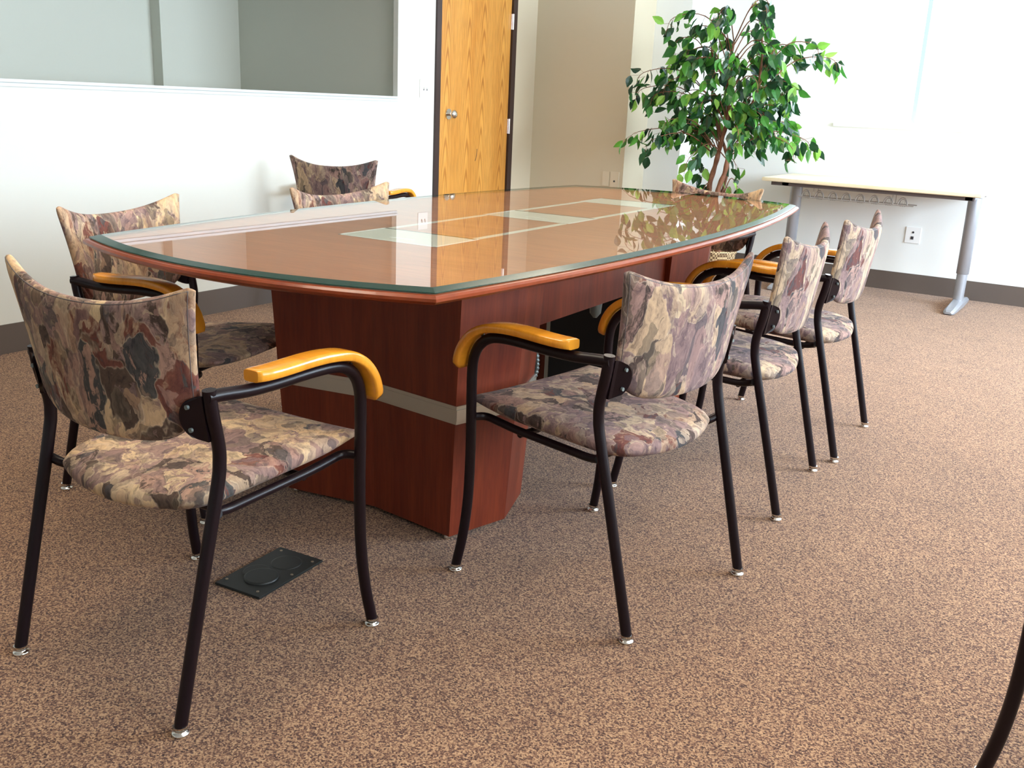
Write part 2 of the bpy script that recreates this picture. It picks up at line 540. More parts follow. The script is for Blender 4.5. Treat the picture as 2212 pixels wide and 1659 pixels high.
# room behind the opening
bm = bmesh.new()
add_box(bm, -1.6, -1.49, OY0 - .4, 4.13, 0, ZC)
add_box(bm, -1.6, -1.40, 4.13, 4.755, 0, ZC)
add_box(bm, -1.6, -.035, 4.755, 4.86, 0, ZC)
add_box(bm, -1.6, -.035, OY0 - .5, OY0 - .4, 0, ZC)
struct(bm_obj('wall_next_room', bm, M['next_wall']))

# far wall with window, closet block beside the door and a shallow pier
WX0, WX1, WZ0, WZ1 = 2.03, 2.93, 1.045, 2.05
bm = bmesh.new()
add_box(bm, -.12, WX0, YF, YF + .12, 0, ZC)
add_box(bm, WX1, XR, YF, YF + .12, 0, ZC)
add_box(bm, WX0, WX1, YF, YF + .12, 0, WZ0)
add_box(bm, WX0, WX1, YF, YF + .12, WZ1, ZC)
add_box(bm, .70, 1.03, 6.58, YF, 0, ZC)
struct(bm_obj('wall_far', bm, M['far_wall_glare']))
bm = bmesh.new()
add_box(bm, 0, .762, 6.25, YF, 0, ZC)
add_box(bm, -.035, 0, DY1, YF, 0, ZC)
struct(bm_obj('wall_closet', bm, M['tan_wall']))

# right wall with two window bands, back wall
bm = bmesh.new()
bands = [(.1, 3.0), (3.75, 6.45)]
add_box(bm, XR, XR + .12, YB, bands[0][0], 0, ZC)
add_box(bm, XR, XR + .12, bands[0][1], bands[1][0], 0, ZC)
add_box(bm, XR, XR + .12, bands[1][1], YF + .12, 0, ZC)
for a, b in bands:
    add_box(bm, XR, XR + .12, a, b, 0, .85)
    add_box(bm, XR, XR + .12, a, b, 2.15, ZC)
struct(bm_obj('wall_right', bm, M['white_wall']))
struct(box('wall_back', -.12, XR + .12, YB - .12, YB, 0, ZC, M['white_wall']))

# window units
wi = 1


def window(axis, a0, a1, z0, z1, pos, mull, n):
    w = empty('window_%d' % n, (0, 0, 0))
    struct(w)
    t = .03
    bm = bmesh.new()

    def bx(u0, u1, zz0, zz1, d0, d1):
        if axis == 'y':
            add_box(bm, u0, u1, d0, d1, zz0, zz1)
        else:
            add_box(bm, d0, d1, u0, u1, zz0, zz1)
    bx(a0, a1, z0, z0 + t, pos, pos + .05)
    bx(a0, a1, z1 - t, z1, pos, pos + .05)
    bx(a0, a0 + t, z0 + t, z1 - t, pos, pos + .05)
    bx(a1 - t, a1, z0 + t, z1 - t, pos, pos + .05)
    bm_obj('window_frame', bm, M['frame'], w)
    for mm in mull:
        bm = bmesh.new()
        bx(mm - .013, mm + .013, z0 + t, z1 - t, pos - .01, pos + .04)
        bm_obj('mullion', bm, M['bluebar'] if axis == 'y' else M['frame'], w)
    bm = bmesh.new()
    bx(a0 + t, a1 - t, z0 + t, z1 - t, pos + .02, pos + .026)
    bm_obj('pane', bm, M['pane'], w)
    bm = bmesh.new()
    if axis == 'y':
        bx(a0, a1, z0 - .012, z0 + .010, YF - .02, pos - .001)
    else:
        bx(a0, a1, z0, z0 + .012, XR - .02, pos)
    bm_obj('window_sill', bm, M['frame'], w)
    return w


window('y', WX0, WX1, WZ0, WZ1, YF + .05, [2.515], 1)
window('x', .1, 3.0, .85, 2.15, XR + .05, [1.06, 2.03], 2)
window('x', 3.75, 6.45, .85, 2.15, XR + .05, [4.65, 5.55], 3)

# baseboards
BH = .122
struct(box('baseboard_left', 0, .006, YB, DY0 - .005, 0, BH, M['base'], None))
struct(box('baseboard_closet', .0, .768, 6.244, 6.25, 0, BH, M['base'], None))
bm = bmesh.new()
add_box(bm, 1.03, XR, YF - .006, YF, 0, BH)
add_box(bm, .768, 1.036, 6.574, 6.58, 0, BH)
add_box(bm, 1.03, 1.036, 6.58, YF, 0, BH)
struct(bm_obj('baseboard_far', bm, M['base']))
struct(box('baseboard_right', XR - .006, XR, YB, YF, 0, BH, M['base'], None))

# door
d = empty('door_1', (0, 5.51, 0))
struct(d)
bm = bmesh.new()
add_box(bm, -.12, .014, DY0 - 5.51, DY0 - 5.51 + .047, 0, DZ)
add_box(bm, -.12, .014, DY1 - 5.51 - .052, DY1 - 5.51, 0, DZ)
add_box(bm, -.12, .014, DY0 - 5.51, DY1 - 5.51, DZ - .047, DZ)
bm_obj('door_frame', bm, M['jamb'], d)
leaf = box('door_leaf', -.042, .0, DY0 - 5.51 + .049, DY1 - 5.51 - .054, .008, DZ - .05, M['oak'], d, .002)
bm = bmesh.new()
knob_y, knob_z = 5.213 - 5.51, 1.003
add_tube(bm, [(-.001, knob_y, knob_z), (.007, knob_y, knob_z)], .033, 24)
add_tube(bm, [(.006, knob_y, knob_z), (.03, knob_y, knob_z)], .011, 16)
pr = [(.028, .012), (.033, .021), (.042, .0275), (.052, .0275), (.060, .021), (.064, .010)]
add_tube(bm, [(x, knob_y, knob_z) for x, _ in pr], .02, 24, True, [r for _, r in pr])
bm_obj('knob', bm, M['chrome'], d)
for zz in (.30, .93, 1.62):
    bm = bmesh.new()
    yy = DY1 - 5.51 - .050
    add_tube(bm, [(.010, yy, zz - .05), (.010, yy, zz + .05)], .009, 12)
    add_box(bm, 0, .005, yy - .012, yy + .012, zz - .05, zz + .05)
    bm_obj('hinge', bm, M['hinge'], d)
# hairline scratch on the veneer
tube('scratch', smooth_path([(.0008, .02, .70), (.0008, .035, .735), (.0008, .04, .78)], 5), .0018, M['jamb'], d, 6)


# electrical plates
def plate_at(name, origin, rz, w, h, label, cat, cuts, group=None, mk='plate'):
    """local +y points out of the wall, x along the wall"""
    t = empty(name, origin, rz)
    tag(t, label, cat, group)
    box('cover_plate', -w / 2, w / 2, 0, .006, -h / 2, h / 2, M[mk], t, .0015)
    for kind, cx, cz in cuts:
        if kind == 'toggle':
            bm = bmesh.new()
            add_box(bm, cx - .003, cx + .003, .005, .018, cz - .004, cz + .010)
            bm_obj('toggle', bm, M['plate'], t)
            box('slot', cx - .004, cx + .004, .0055, .007, cz - .012, cz + .003, M['slot'], t)
        elif kind == 'round':
            bm = bmesh.new()
            add_tube(bm, [(cx, .005, cz), (cx, .0085, cz)], .007, 14)
            bm_obj('jack', bm, M['slot'], t)
        else:
            bm = bmesh.new()
            add_box(bm, cx - .009, cx + .009, .005, .0078, cz - .010, cz + .010)
            bm_obj('socket', bm, M['slot'], t)
    return t


plate_at('light_switch', (0, 4.962, 1.151), -math.pi / 2, .098, .108, 'white double toggle light switch plate on the wall left of the oak door', 'switch', [('toggle', -.018, 0), ('toggle', .014, 0)])
plate_at('wall_outlet', (2.63, YF, .373), math.pi, .094, .104, 'white outlet plate with two dark jacks low on the wall under the maple desk', 'outlet', [('round', 0, .018), ('socket', .002, -.018)])
plate_at('wall_outlet', (.70, 6.25, .60), math.pi, .068, .11, 'cream outlet plate with one dark hole low on the tan closet wall', 'outlet', [('round', 0, -.01)], None, 'cream_plate')
plate_at('blank_plate', (.63, 6.25, .602), math.pi, .055, .10, 'plain cream blank plate beside the outlet on the tan closet wall', 'wall plate', [], None, 'cream_plate')

# ceiling lamps of the room
for lx, ly in ((1.9, 1.3), (4.3, 1.3), (1.9, 4.2), (4.3, 4.2)):
    t = empty('ceiling_light', (lx, ly, ZC))
    tag(t, 'recessed rectangular ceiling light panel', 'ceiling light', 'ceiling light panels')
    box('light_frame', -.3, .3, -.6, .6, -.02, 0, M['frame'], t)
    box('diffuser', -.27, .27, -.57, .57, -.026, -.020, M['lamp'], t)

# ------------------------------------------------------------------ conference table (origin at table centre, local y = long axis)
TC = (2.209, 2.700)
TA = math.radians(1.978)
tab = empty('conference_table', (TC[0], TC[1], 0), TA)
tag(tab, 'long boat-shaped cherry conference table with green-edged glass top in the middle of the room', 'conference table')


def boat(inset=0.0, n=28):
    """plan outline: bowed ends and bowed sides, four pointed corners"""
    cl, cw = 1.275 - inset, .518 - inset
    el, ew = 1.385 - inset, .625 - inset
    pts = []
    for k in range(n):   # near end, from left corner to right corner
        t = -1 + 2 * k / n
        pts.append((t * cw, -(cl + (el - cl) * (1 - t * t))))
    for k in range(n):   # right side
        t = -1 + 2 * k / n
        pts.append((cw + (ew - cw) * (1 - t * t), t * cl))
    for k in range(n):
        t = 1 - 2 * k / n
        pts.append((t * cw, cl + (el - cl) * (1 - t * t)))
    for k in range(n):
        t = 1 - 2 * k / n
        pts.append((-(cw + (ew - cw) * (1 - t * t)), t * cl))
    return pts


def stacked(name, layers, mat, parent, matidx=None, mats=()):
    """layers: list of (inset, z); closed solid"""
    bm = bmesh.new()
    rings = []
    for ins, z in layers:
        rings.append([bm.verts.new((x, y, z)) for x, y in boat(ins)])
    n = len(rings[0])
    bot = bm.faces.new(rings[0]); top = bm.faces.new(rings[-1])
    sides = []
    for i in range(len(rings) - 1):
        for k in range(n):
            f = bm.faces.new((rings[i][k], rings[i][(k + 1) % n], rings[i + 1][(k + 1) % n], rings[i + 1][k]))
            sides.append(f)
    if matidx is not None:
        for f in sides:
            f.material_index = matidx
    o = bm_obj(name, bm, mat, parent)
    for mm in mats:
        o.data.materials.append(mm)
    return o


# wood: field surface plus rounded cherry edge and undercut
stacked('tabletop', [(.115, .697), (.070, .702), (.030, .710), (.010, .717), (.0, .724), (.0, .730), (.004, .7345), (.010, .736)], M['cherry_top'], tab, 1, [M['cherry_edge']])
stacked('glass_top', [(.012, .7375), (.010, .7385), (.011, .7400), (.030, .7455)], M['glass'], tab, 1, [M['glass_edge']])


def ped_poly(s, sgn):
    """plan of a pedestal: notched end faces, chamfered sides. sgn=-1 near end, +1 far end"""
    pts = [(-.276, -.182), (0, -.142), (.276, -.182), (.332, 0), (.276, .182), (0, .142), (-.276, .182), (-.332, 0)]
    return [(x * s, sgn * .667 + y * s) for x, y in pts]


for sgn in (-1, 1):
    nm = 'pedestal'
    bm = bmesh.new()
    prism(bm, ped_poly(1.0, sgn), .012, .700, ped_poly(1.13, sgn))
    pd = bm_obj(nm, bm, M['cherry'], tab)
    bm = bmesh.new()
    # inlaid metal band, a hollow ring round the pedestal
    s = 1.0 + .13 * .35 / .69
    for z0, z1, g in ((.324, .333, .012), (.333, .362, .020), (.362, .371, .012)):
        prism(bm, ped_poly(s + g, sgn), z0, z1, ped_poly(s + g + .0015, sgn))
    bm_obj('metal_band', bm, M['alum'], pd)
    for (x, y) in ((-.262, sgn * .667 - .168), (.262, sgn * .667 - .168), (.262, sgn * .667 + .168), (-.262, sgn * .667 + .168)):
        bm = bmesh.new()
        lathe(bm, [(.010, 0), (.012, .004), (.008, .014)], x, y, 12)
        bm_obj('levelling_glide', bm, M['chrome'], pd)
bm = bmesh.new()
add_box(bm, .262, .282, -.52, .52, .50, .699)
add_box(bm, -.282, -.262, -.52, .52, .50, .699)
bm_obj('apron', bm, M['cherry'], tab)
# dark access panel on the inner face of the far pedestal
box('access_panel', -.13, .262, .40, .455, .05, .55, M['black'], tab, .003)
box('panel_edge', -.155, -.135, .42, .455, .05, .50, M['alum'], tab)
# cable sleeve hanging by the near pedestal
bm = bmesh.new()
pts = smooth_path([(.235, -.395, .455), (.250, -.385, .40), (.250, -.385, .345), (.235, -.40, .30)], 16)
rad = [.0075 + .0016 * math.sin(i * 1.9) for i in range(len(pts))]
add_tube(bm, pts, .008, 10, True, rad)
cd = bm_obj('cable_conduit', bm, M['conduit'], tab)
bm = bmesh.new()
add_tube(bm, [(.240, -.396, .318), (.234, -.402, .300), (.228, -.410, .27)], .010, 12)
bm_obj('connector', bm, M['chrome'], cd)
# grey grommet under the apron
bm = bmesh.new()
lathe(bm, [(.006, .44), (.018, .455), (.022, .50)], .235, .02, 12)
bm_obj('grommet', bm, M['conduit'], tab)

# inlaid power hatches and pale strips
for yc in (-.662, .055, .745):
    h = box('power_hatch', -.160, .150, yc - .098, yc + .098, .7355, .7368, M['silver_lid'], tab)
    bm = bmesh.new()
    add_box(bm, -.160, .150, yc + .092, yc + .102, .7366, .7371)
    bm_obj('hatch_gap', bm, M['glass_edge'], h)
    box('hatch_handle', -.035, .045, yc - .045, yc - .036, .7368, .7373, M['plate'], h)
    bm = bmesh.new()
    add_box(bm, -.163, -.155, yc - .101, yc + .101, .7366, .7371)
    add_box(bm, .147, .155, yc - .101, yc + .101, .7366, .7371)
    add_box(bm, -.163, .155, yc - .101, yc - .095, .7366, .7371)
    bm_obj('hatch_rim', bm, M['plate'], h)
for x0 in (-.160, .128):
    for y0, y1 in ((-.555, -.052), (.162, .640)):
        box('inlay_strip', x0, x0 + .022, y0, y1, .7355, .7367, M['inlay'], tab)

# ------------------------------------------------------------------ armchair
TR = .0120


def cushion_grid(name, fx, nu, nv, thick, mat, parent, exp=6):
    """fx(u,v) -> (point, normal, thickness scale); u,v in [-1,1]; closed puffy pad"""
    bm = bmesh.new()
    top, bot = [], []
    for j in range(nv + 1):
        tr, br = [], []
        for i in range(nu + 1):
            # denser samples near rims
            u = math.sin((-1 + 2 * i / nu) * math.pi / 2)
            v = math.sin((-1 + 2 * j / nv) * math.pi / 2)
            p, nrm, ts = fx(u, v)
            e = max(0.0, (1 - abs(u) ** exp)) ** .5 * max(0.0, (1 - abs(v) ** exp)) ** .5
            tk = thick * ts * (.12 + .88 * e) * .5
            tr.append(bm.verts.new(p + nrm * tk)); br.append(bm.verts.new(p - nrm * tk))
        top.append(tr); bot.append(br)
    for j in range(nv):
        for i in range(nu):
            bm.faces.new((top[j][i], top[j][i + 1], top[j + 1][i + 1], top[j + 1][i]))
            bm.faces.new((bot[j][i], bot[j + 1][i], bot[j + 1][i + 1], bot[j][i + 1]))
    for i in range(nu):
        bm.faces.new((top[0][i], bot[0][i], bot[0][i + 1], top[0][i + 1]))
        bm.faces.new((top[nv][i], top[nv][i + 1], bot[nv][i + 1], bot[nv][i]))
    for j in range(nv):
        bm.faces.new((top[j][0], top[j + 1][0], bot[j + 1][0], bot[j][0]))
        bm.faces.new((top[j][nu], bot[j][nu], bot[j + 1][nu], top[j + 1][nu]))
    return bm_obj(name, bm, mat, parent, True)


def back_pt(u, v, off=0.0):
    a = abs(u)
    zt = .748 + .046 * a ** 2.4 - .010 * max(0, (a - .93) / .07) ** 2
    zb = .500 + .012 * a * a + .052 * a ** 7
    t = (v + 1) / 2
    z = zb + (zt - zb) * t
    w = .212 + .010 * t + .024 * t * t
    w -= .012 * max(0, (.12 - t) / .12) ** 2
    x = u * w
    side = -.158 - .145 * (z - .52)
    y = side - .052 * (1 - u * u)
    return Vector((x, y, z))


def back_fx(u, v):
    p = back_pt(u, v)
    du = back_pt(min(u + .02, 1), v) - back_pt(max(u - .02, -1), v)
    dv = back_pt(u, min(v + .02, 1)) - back_pt(u, max(v - .02, -1))
    n = du.cross(dv).normalized()
    return p, n, 1.0


def seat_pt(u, v):
    # v=-1 rear, v=1 front
    t = (v + 1) / 2
    y = -.178 + .415 * t
    w = .186 + .039 * min(1, t * 1.25) ** .8
    y -= .034 * (1 - u * u) * (1 - t) ** 1.6
    y += .012 * (1 - u * u) * t ** 3
    w -= .022 * max(0, (.16 - t) / .16) ** 2
    z = .392 + .022 * t - .010 * (1 - u * u) * (1 - t) + .012 * abs(u) ** 3 * t
    z += .014 * max(0, .25 - t) / .25 * 0
    return Vector((u * w, y, z))


def seat_fx(u, v):
    p = seat_pt(u, v)
    t = (v + 1) / 2
    ts = 1.0 - .42 * max(0, (t - .72) / .28) ** 1.3
    return p, Vector((0, 0, 1)), ts


def front_tube(s):
    pts = [(.268, .222, .012), (.262, .206, .10), (.257, .198, .20), (.255, .197, .32), (.255, .199, .42), (.255, .200, .50),
           (.256, .194, .538), (.258, .176, .568), (.259, .146, .589), (.258, .108, .597), (.255, .05, .598), (.248, -.03, .594), (.242, -.09, .594), (.237, -.140, .598), (.235, -.174, .600)]
    return smooth_path([(s * x, y, z) for x, y, z in pts], 4)


def front_leg_path(s):
    return front_tube(s)[:21]


def arm_path(s):
    return front_tube(s)[20:]


def rear_leg_path(s):
    pts = [(.235, -.168, .612), (.2345, -.163, .57), (.232, -.150, .51), (.2315, -.149, .475), (.2315, -.157, .43), (.230, -.200, .26), (.229, -.262, .012)]
    return smooth_path([(s * x, y, z) for x, y, z in pts], 4)


def armrest_mesh(s):
    """bent wood pad that follows the tube: flat on top, curling down in front"""
    ctrl = [(.243, -.085, .620), (.247, -.03, .620), (.254, .05, .624), (.258, .105, .622), (.260, .150, .613), (.261, .188, .590), (.262, .214, .555), (.262, .226, .512)]
    P = smooth_path([(s * (x + .004), y, z) for x, y, z in ctrl], 5)
    bm = bmesh.new()
    rings = []
    n = len(P)
    W, T = .0245, .0105
    for i, p in enumerate(P):
        a = P[max(i - 1, 0)]; b = P[min(i + 1, n - 1)]
        tg = (b - a).normalized()
        side = Vector((1, 0, 0))
        up = side.cross(tg).normalized()
        ring = []
        f = i / (n - 1)
        endr = 1.0
        if f < .06: endr = .70 + .30 * (f / .06) ** .5
        if f > .95: endr = .62 + .38 * ((1 - f) / .05) ** .5
        for k in range(16):
            th = 2 * math.pi * k / 16
            c, q = math.cos(th), math.sin(th)
            sx = math.copysign(abs(c) ** .35, c) * W * endr
            sy = math.copysign(abs(q) ** .45, q) * T
            ring.append(bm.verts.new(p + side * sx + up * sy))
        rings.append(ring)
    for i in range(n - 1):
        for k in range(16):
            fc = bm.faces.new((rings[i][k], rings[i][(k + 1) % 16], rings[i + 1][(k + 1) % 16], rings[i + 1][k]))
            fc.smooth = True
    bm.faces.new(rings[0]); bm.faces.new(rings[-1])
    return bm


def make_chair():
    t = empty('armchair')
    cushion_grid('seat', seat_fx, 26, 26, .056, M['fabric1'], t)
    bk = cushion_grid('backrest', back_fx, 30, 24, .030, M['fabric1'], t, 10)
    # seam line on the rear face of the backrest
    loop = []
    for k in range(25): loop.append((-.965, -1 + 2 * k / 24))
    for k in range(25): loop.append((-.965 + 1.93 * k / 24, .985))
    for k in range(25): loop.append((.965, 1 - 2 * k / 24))
    pts = []
    for (u, v) in loop:
        v = max(-.95, min(.975, v))
        p, n, _ = back_fx(u, v)
        e = max(0, 1 - abs(u) ** 10) ** .5 * max(0, 1 - abs(v) ** 10) ** .5
        sgn = 1 if n.y < 0 else -1
        pts.append(p + n * sgn * (.027 * (.12 + .88 * e) * .5 + .0002))
    tube('seam', pts, .0011, M['dark_rail'], bk, 5)
    for s in (-1, 1):
        for path in (front_leg_path(s), rear_leg_path(s)):
            lg = tube('leg', path, TR, M['tube'], t, 14)
            fx, fy = (path[0].x, path[0].y) if path[0].z < .1 else (path[-1].x, path[-1].y)
            bm = bmesh.new()
            lathe(bm, [(.0145, 0), (.0165, .003), (.0145, .006), (.0105, .007), (.0105, .012), (.0130, .013), (.0130, .018)], fx, fy, 18)
            bm_obj('glide', bm, M['chrome'], lg)
        tube('arm_tube', arm_path(s), TR, M['tube'], t, 14)
        ar = bm_obj('armrest', armrest_mesh(s), M['armwood'], t)
        for (bx_, by, bz, tx_, ty, tz) in ((.258, .160, .582, .260, .172, .604), (.252, .0, .597, .252, .0, .614)):
            tube('bolt', [(s * bx_, by, bz), (s * tx_, ty, tz)], .0045, M['tube'], ar, 8)
        tube('seat_rail', round_path([(s * .254, .199, .392), (s * .216, .190, .390), (s * .210, .10, .378), (s * .196, -.11, .364), (s * .200, -.150, .374), (s * .231, -.158, .384)], .03, 5), .0095, M['tube'], t, 12)
        # bracket plate joining post and backrest, with two screws
        bm = bmesh.new()
        outer, inner = [], []
        for k in range(15):
            a = -math.pi / 2 + math.pi * k / 14
            xx = .229 - .038 * math.cos(a)
            zz = .560 + .042 * math.sin(a)
            q = xx / .216
            yy = -.158 - .145 * (zz - .52) - .052 * max(0, 1 - q * q) - .0165
            yy += .010 * max(0, math.sin(max(0, (xx - .205) / .026) * math.pi / 2))
            outer.append(bm.verts.new((s * xx, yy - .004, zz))); inner.append(bm.verts.new((s * xx, yy + .003, zz)))
        bm.faces.new(outer); bm.faces.new(inner)
        for k in range(15):
            k2 = (k + 1) % 15
            bm.faces.new((outer[k], outer[k2], inner[k2], inner[k]))
        br = bm_obj('back_bracket', bm, M['tube'], t)
        for zz in (.582, .540):
            bm = bmesh.new()
            q = .207 / .216
            yy = -.158 - .145 * (zz - .52) - .052 * (1 - q * q) - .0165 - .004
            add_tube(bm, [(s * .207, yy - .0025, zz), (s * .207, yy + .002, zz)], .0042, 10)
            bm_obj('screw', bm, M['conduit'], br)
    for yy, zz, hw in ((.10, .362, .195), (-.10, .355, .18)):
        tube('stretcher', [(-hw, yy, zz), (hw, yy, zz)], .008, M['tube'], t, 10)
    return t


def children(o):
    return [c for c in bpy.data.objects if c.parent == o]


def copy_tree(o, parent=None):
    c = o.copy()
    COL.objects.link(c)
    c.parent = parent
    for ch in children(o):
        copy_tree(ch, c)
    return c


proto = make_chair()
variants = {}


def set_fabric(root, matkey):
    for ch in children(root):
        if ch.name.split('.')[0] in ('seat', 'backrest'):
            key = (ch.name.split('.')[0], matkey)
            if key not in variants:
                me = ch.data.copy()
                me.materials.clear()
                me.materials.append(M[matkey])
                variants[key] = me
            ch.data = variants[key]


GR = 'floral upholstered armchairs round the conference table'
chairs = [
    (2.368, 1.197, 2.0, 'fabric1', 'floral armchair nearest on the left, dark back to the camera, beside the floor box'),
    (1.667, 1.761, -75.6, 'fabric1', 'floral armchair at the near left corner of the table, facing it, white wall behind'),
    (2.886, 1.969, 79.9, 'fabric2', 'floral armchair nearest on the right side of the table, mauve back angled to the camera'),
    (2.877, 2.749, 93.8, 'fabric3', 'middle one of the three floral armchairs along the right side of the table'),
    (2.887, 3.347, 91.6, 'fabric3', 'farthest of the three floral armchairs along the right side, closest to the desk'),
    (.338, 3.912, 15.9, 'fabric2', 'dark-backed floral armchair standing apart against the white left wall'),
    (1.660, 2.610, -92, 'fabric1', 'floral armchair behind the table, only its backrest top showing above the left edge'),
    (2.214, 3.945, 164.5, 'fabric1', 'floral armchair at the far end of the table, in front of the ficus'),
    (4.150, 1.700, 45, 'fabric1', 'armchair mostly cut off at the right edge, only a dark front leg showing'),
]
for i, (x, y, a, fk, lab) in enumerate(chairs):
    c = proto if i == 0 else copy_tree(proto)
    c.location = (x, y, 0)
    c.rotation_euler = (0, 0, math.radians(a))
    tag(c, lab, 'chair', GR)
    if fk != 'fabric1':
        set_fabric(c, fk)

# ------------------------------------------------------------------ floor box
fb = empty('floor_box', (2.285, 1.462, 0), math.radians(4.5))
tag(fb, 'black rectangular floor power box with a round flap set in the carpet', 'floor box')
box('cover_plate', -.068, .068, -.112, .112, 0, .006, M['box'], fb, .002)
bm = bmesh.new()
lathe(bm, [(.040, .005), (.040, .009), (.036, .010)], .004, -.035, 28)
bm_obj('flap', bm, M['box'], fb)
bm = bmesh.new()
lathe(bm, [(.034, .005), (.034, .0075), (.031, .0085)], -.022, -.020, 28)
bm_obj('flap', bm, M['box'], fb)
bm = bmesh.new()
lathe(bm, [(.037, .005), (.037, .0065), (.034, .007)], .004, .052, 28)
bm_obj('port_cover', bm, M['box'], fb)
for x, y in ((-.055, -.085), (.045, -.092), (.055, .012), (-.05, .095), (.052, .09)):
    bm = bmesh.new()
    lathe(bm, [(.0035, .0055), (.0035, .0072)], x, y, 10)
    bm_obj('screw', bm, M['brass'], fb)

# ------------------------------------------------------------------ desk
dk = empty('desk', (2.44, 6.42, 0))
tag(dk, 'long maple desk with silver telescopic T-legs under the bright far window', 'desk')
box('desktop', -.64, .64, -.30, .345, .686, .708, M['maple'], dk, .004)
bm = bmesh.new()
add_box(bm, -.59, .60, -.255, -.225, .662, .6855)
add_box(bm, -.59, .60, .20, .23, .662, .6855)
bm_obj('desk_rail', bm, M['dark_rail'], dk)
for s, lx in ((-1, -.50), (1, .57)):
    bm = bmesh.new()
    lathe(bm, [(.034, .21), (.036, .212), (.038, .664)], lx, 0, 20)
    lg = bm_obj('leg_sleeve', bm, M['desk_metal'], dk)
    bm = bmesh.new()
    lathe(bm, [(.030, .025), (.031, .22)], lx, 0, 20)
    bm_obj('leg_column', bm, M['desk_metal'], lg)
    bm = bmesh.new()
    add_box(bm, lx - .020, lx + .020, -.255, .255, .664, .6857)
    bm_obj('leg_bracket', bm, M['desk_metal'], dk)
    bm = bmesh.new()
    prof = []
    yl = [-.300, -.285, -.22, -.08, 0, .08, .22, .285, .300]
    ww = [.020, .030, .034, .034, .036, .034, .030, .026, .018]
    hh = [.018, .028, .038, .050, .054, .050, .038, .028, .018]
    prev = None
    for yy, w, h_ in zip(yl, ww, hh):
        r = [bm.verts.new((lx - w, yy, .006)), bm.verts.new((lx - w, yy, h_ * .6)), bm.verts.new((lx - w * .6, yy, h_)), bm.verts.new((lx + w * .6, yy, h_)), bm.verts.new((lx + w, yy, h_ * .6)), bm.verts.new((lx + w, yy, .006))]
        if prev:
            for k in range(6):
                bm.faces.new((prev[k], prev[(k + 1) % 6], r[(k + 1) % 6], r[k]))
        else:
            bm.faces.new(r)
        prev = r
    bm.faces.new(prev)
    ft = bm_obj('foot', bm, M['desk_metal'], dk)
    bm = bmesh.new()
    lathe(bm, [(.020, 0), (.022, .006)], lx, -.265, 14)
    lathe(bm, [(.020, 0), (.022, .006)], lx, .265, 14)
    bm_obj('foot_pad', bm, M['slot'], ft)
# wire cable tray under the desktop with a row of arched loops
bm = bmesh.new()
y1, y2 = -.21, -.11
z = .600
for yy in (y1, y2):
    add_tube(bm, [(-.42, yy, z), (.27, yy, z)], .0032, 6)
for k in range(9):
    xc = -.405 + .083 * k
    if k < 8:
        arc = [(xc + .03 + .028 * math.cos(a), y1, z + .046 * math.sin(a)) for a in [math.pi * j / 10 for j in range(11)]]
        add_tube(bm, arc, .0030, 6)
        arc = [(xc + .03 + .021 * math.cos(a), y1 + .012, z + .036 * math.sin(a)) for a in [math.pi * j / 10 for j in range(11)]]
        add_tube(bm, arc, .0024, 6)
        for dx in (-.012, 0, .012):
            add_tube(bm, [(xc + .03 + dx, y1, z + .03), (xc + .03 + dx, y1, z - .006), (xc + .03 + dx, y2, z - .006)], .0012, 5)
for xx in (-.33, .145):
    add_tube(bm, [(xx, y1, z), (xx, y1, .686)], .0018, 6)
    add_tube(bm, [(xx, y2, z), (xx, y2, .686)], .0018, 6)
bm_obj('cable_tray', bm, M['wire'], dk)

# ------------------------------------------------------------------ potted ficus
PX, PY = 1.60, 5.95
fc = empty('potted_ficus', (PX, PY, 0))
tag(fc, 'tall leafy green artificial ficus tree standing in the corner by the window', 'potted plant')
bm = bmesh.new()
lathe(bm, [(.10, 0), (.115, .05), (.128, .14), (.135, .225), (.142, .232), (.142, .246), (.128, .246), (.122, .22), (.0, .215)], 0, 0, 28)
bm_obj('basket', bm, M['wicker'], fc)


def trunk_path(ctrl):
    return smooth_path(ctrl, 8)


stems = [
    [(-.03, .0, .21), (-.06, .01, .45), (-.085, .02, .62), (-.06, .03, .78), (-.03, .02, .93), (.0, .0, 1.08), (-.02, -.02, 1.30), (-.01, 0, 1.50)],
    [(.03, -.01, .21), (.02, -.01, .45), (-.01, -.02, .60), (.03, -.03, .74), (.045, -.03, .90), (.09, -.02, 1.05), (.16, 0, 1.18), (.17, .02, 1.38), (.16, 0, 1.56)],
    [(0, .03, .21), (-.02, .05, .5), (.01, .06, .75), (-.05, .05, .95), (-.12, .03, 1.12), (-.12, .0, 1.33), (-.16, 0, 1.50)],
]
tips = []
for i, s in enumerate(stems):
    P = trunk_path(s)
    n = len(P)
    r0 = (.021, .020, .012)[i]
    tube('trunk', P, .02, M['bark'], fc, 10, [r0 * (1 - .68 * k / (n - 1)) + .0018 * math.sin(k * 1.3) for k in range(n)])
    for k in range(n):
        if P[k].z > .80:
            tips.append(P[k])

leaf_bm = bmesh.new()
twig_bm = bmesh.new()
nleaf = 0


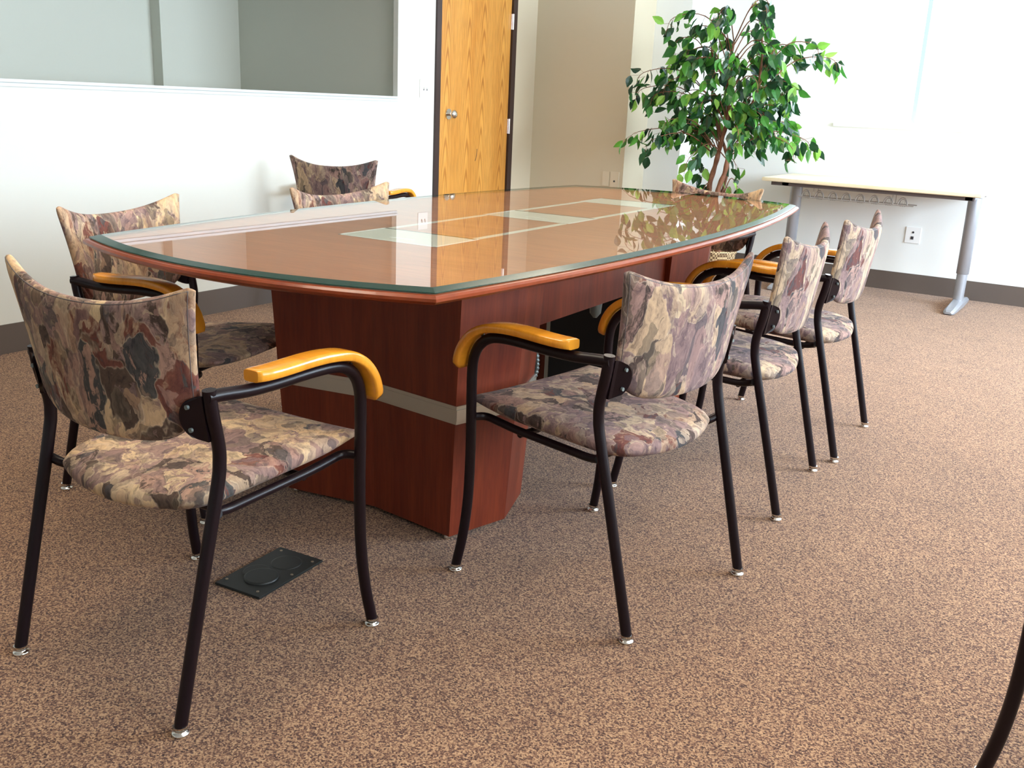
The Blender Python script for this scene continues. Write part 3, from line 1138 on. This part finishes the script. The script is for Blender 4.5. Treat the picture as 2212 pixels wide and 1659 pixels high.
def add_leaf(p, d, size):
    """pointed oval leaf, folded slightly along the midrib, hanging along d"""
    global nleaf
    d = d.normalized()
    side = d.cross(Vector((rnd.uniform(-1, 1), rnd.uniform(-1, 1), rnd.uniform(-.6, .6)))).normalized()
    nrm = side.cross(d).normalized()
    L, Wd = size, size * rnd.uniform(.25, .32)
    prof = [(0, 0, 0), (.16, .62, .0), (.38, 1.0, .02), (.62, .84, .0), (.82, .42, -.03), (1, 0, -.09)]
    mid, lf, rt = [], [], []
    for t, w, b in prof:
        c = p + d * (L * t) + nrm * (b * L)
        mid.append(leaf_bm.verts.new(c))
        if w > 0:
            lf.append(leaf_bm.verts.new(c + side * (Wd * w) + nrm * (Wd * w * .30)))
            rt.append(leaf_bm.verts.new(c - side * (Wd * w) + nrm * (Wd * w * .30)))
    for arr in (lf, rt):
        leaf_bm.faces.new((mid[0], mid[1], arr[0]))
        for k in range(3):
            leaf_bm.faces.new((mid[k + 1], mid[k + 2], arr[k + 1], arr[k]))
        leaf_bm.faces.new((mid[4], mid[5], arr[3]))
    nleaf += 1


def spray(start, tip, droop=.10, nl=12):
    mid = (start + tip) / 2 + Vector((0, 0, .09))
    P = smooth_path([start, mid, tip, tip + Vector(((tip - start).x * .12, (tip - start).y * .12, -droop))], 5)
    add_tube(twig_bm, P, .003, 5, True, [.0042 * (1 - .75 * k / (len(P) - 1)) for k in range(len(P))])
    n = len(P)
    for k in range(nl):
        f = .34 + .66 * (k + rnd.random() * .7) / nl
        q = P[min(n - 1, int(f * (n - 1)))]
        off = Vector((rnd.uniform(-.045, .045), rnd.uniform(-.05, .05), rnd.uniform(-.03, .02)))
        b = q + off
        add_tube(twig_bm, [q, b], .0010, 3, False)
        dirv = Vector((rnd.uniform(-.5, .5), rnd.uniform(-.5, .5), -1)) + (tip - start).normalized() * rnd.uniform(0, .7)
        if rnd.random() < .13:
            dirv.z = rnd.uniform(-.2, .3)
        add_leaf(b, dirv, rnd.uniform(.066, .100))


# measured silhouette of the crown (x offset from pot, height): sprays reach these places, with depth spread
targets = [(-.52, 1.20), (-.55, 1.33), (-.46, 1.42), (-.40, 1.28), (-.30, 1.62), (-.24, 1.55), (-.36, 1.50), (-.48, 1.05), (-.38, 1.10), (-.28, 1.18), (-.30, 1.00), (-.48, .95), (-.33, .93), (-.22, .97),
           (-.20, 1.38), (-.12, 1.62), (-.02, 1.68), (.06, 1.56), (-.08, 1.50), (.02, 1.40), (.10, 1.74), (.18, 1.60), (.24, 1.66), (.28, 1.50), (.16, 1.46),
           (.34, 1.45), (.44, 1.50), (.50, 1.40), (.36, 1.33), (.30, 1.22), (.20, 1.30), (.40, 1.25), (.36, 1.12), (.26, 1.08), (.46, .97), (.40, .93), (.18, 1.00), (.30, 1.00), (.12, .97), (.02, 1.10), (-.10, 1.18), (-.15, 1.05), (.08, 1.22), (-.04, 1.30),
           (-.18, .80), (-.26, 1.42), (.22, 1.40), (-.42, 1.16), (.14, 1.15)]
for tx, tz in targets:
    for rep in range(2 if (abs(tx) < .34 and tz < 1.45) else 1):
        ty = rnd.uniform(-.30, .30) * (1 - .4 * abs(tx))
        tip = Vector((tx + rnd.uniform(-.03, .03) * (rep + 1), ty, tz + rnd.uniform(-.03, .04)))
        st = min(tips, key=lambda q: (q - Vector((tx * .25, 0, tz - .16))).length + rnd.random() * .05)
        spray(st, tip, rnd.uniform(.06, .13), rnd.randint(12, 18))
for (lx, lz) in ((-.16, .70), (-.10, .62), (-.20, .58), (.05, .60), (.10, .66), (-.02, .52), (.12, .55), (-.14, .52), (.08, .78)):
    spray(Vector((-.02 + lx * .3, 0, lz - .12)), Vector((lx, rnd.uniform(-.08, .08), lz)), .05, 5)
print('leaves', nleaf)
bm_obj('branch', twig_bm, M['bark'], fc)
fo = bm_obj('foliage', leaf_bm, M['leaf'], fc)
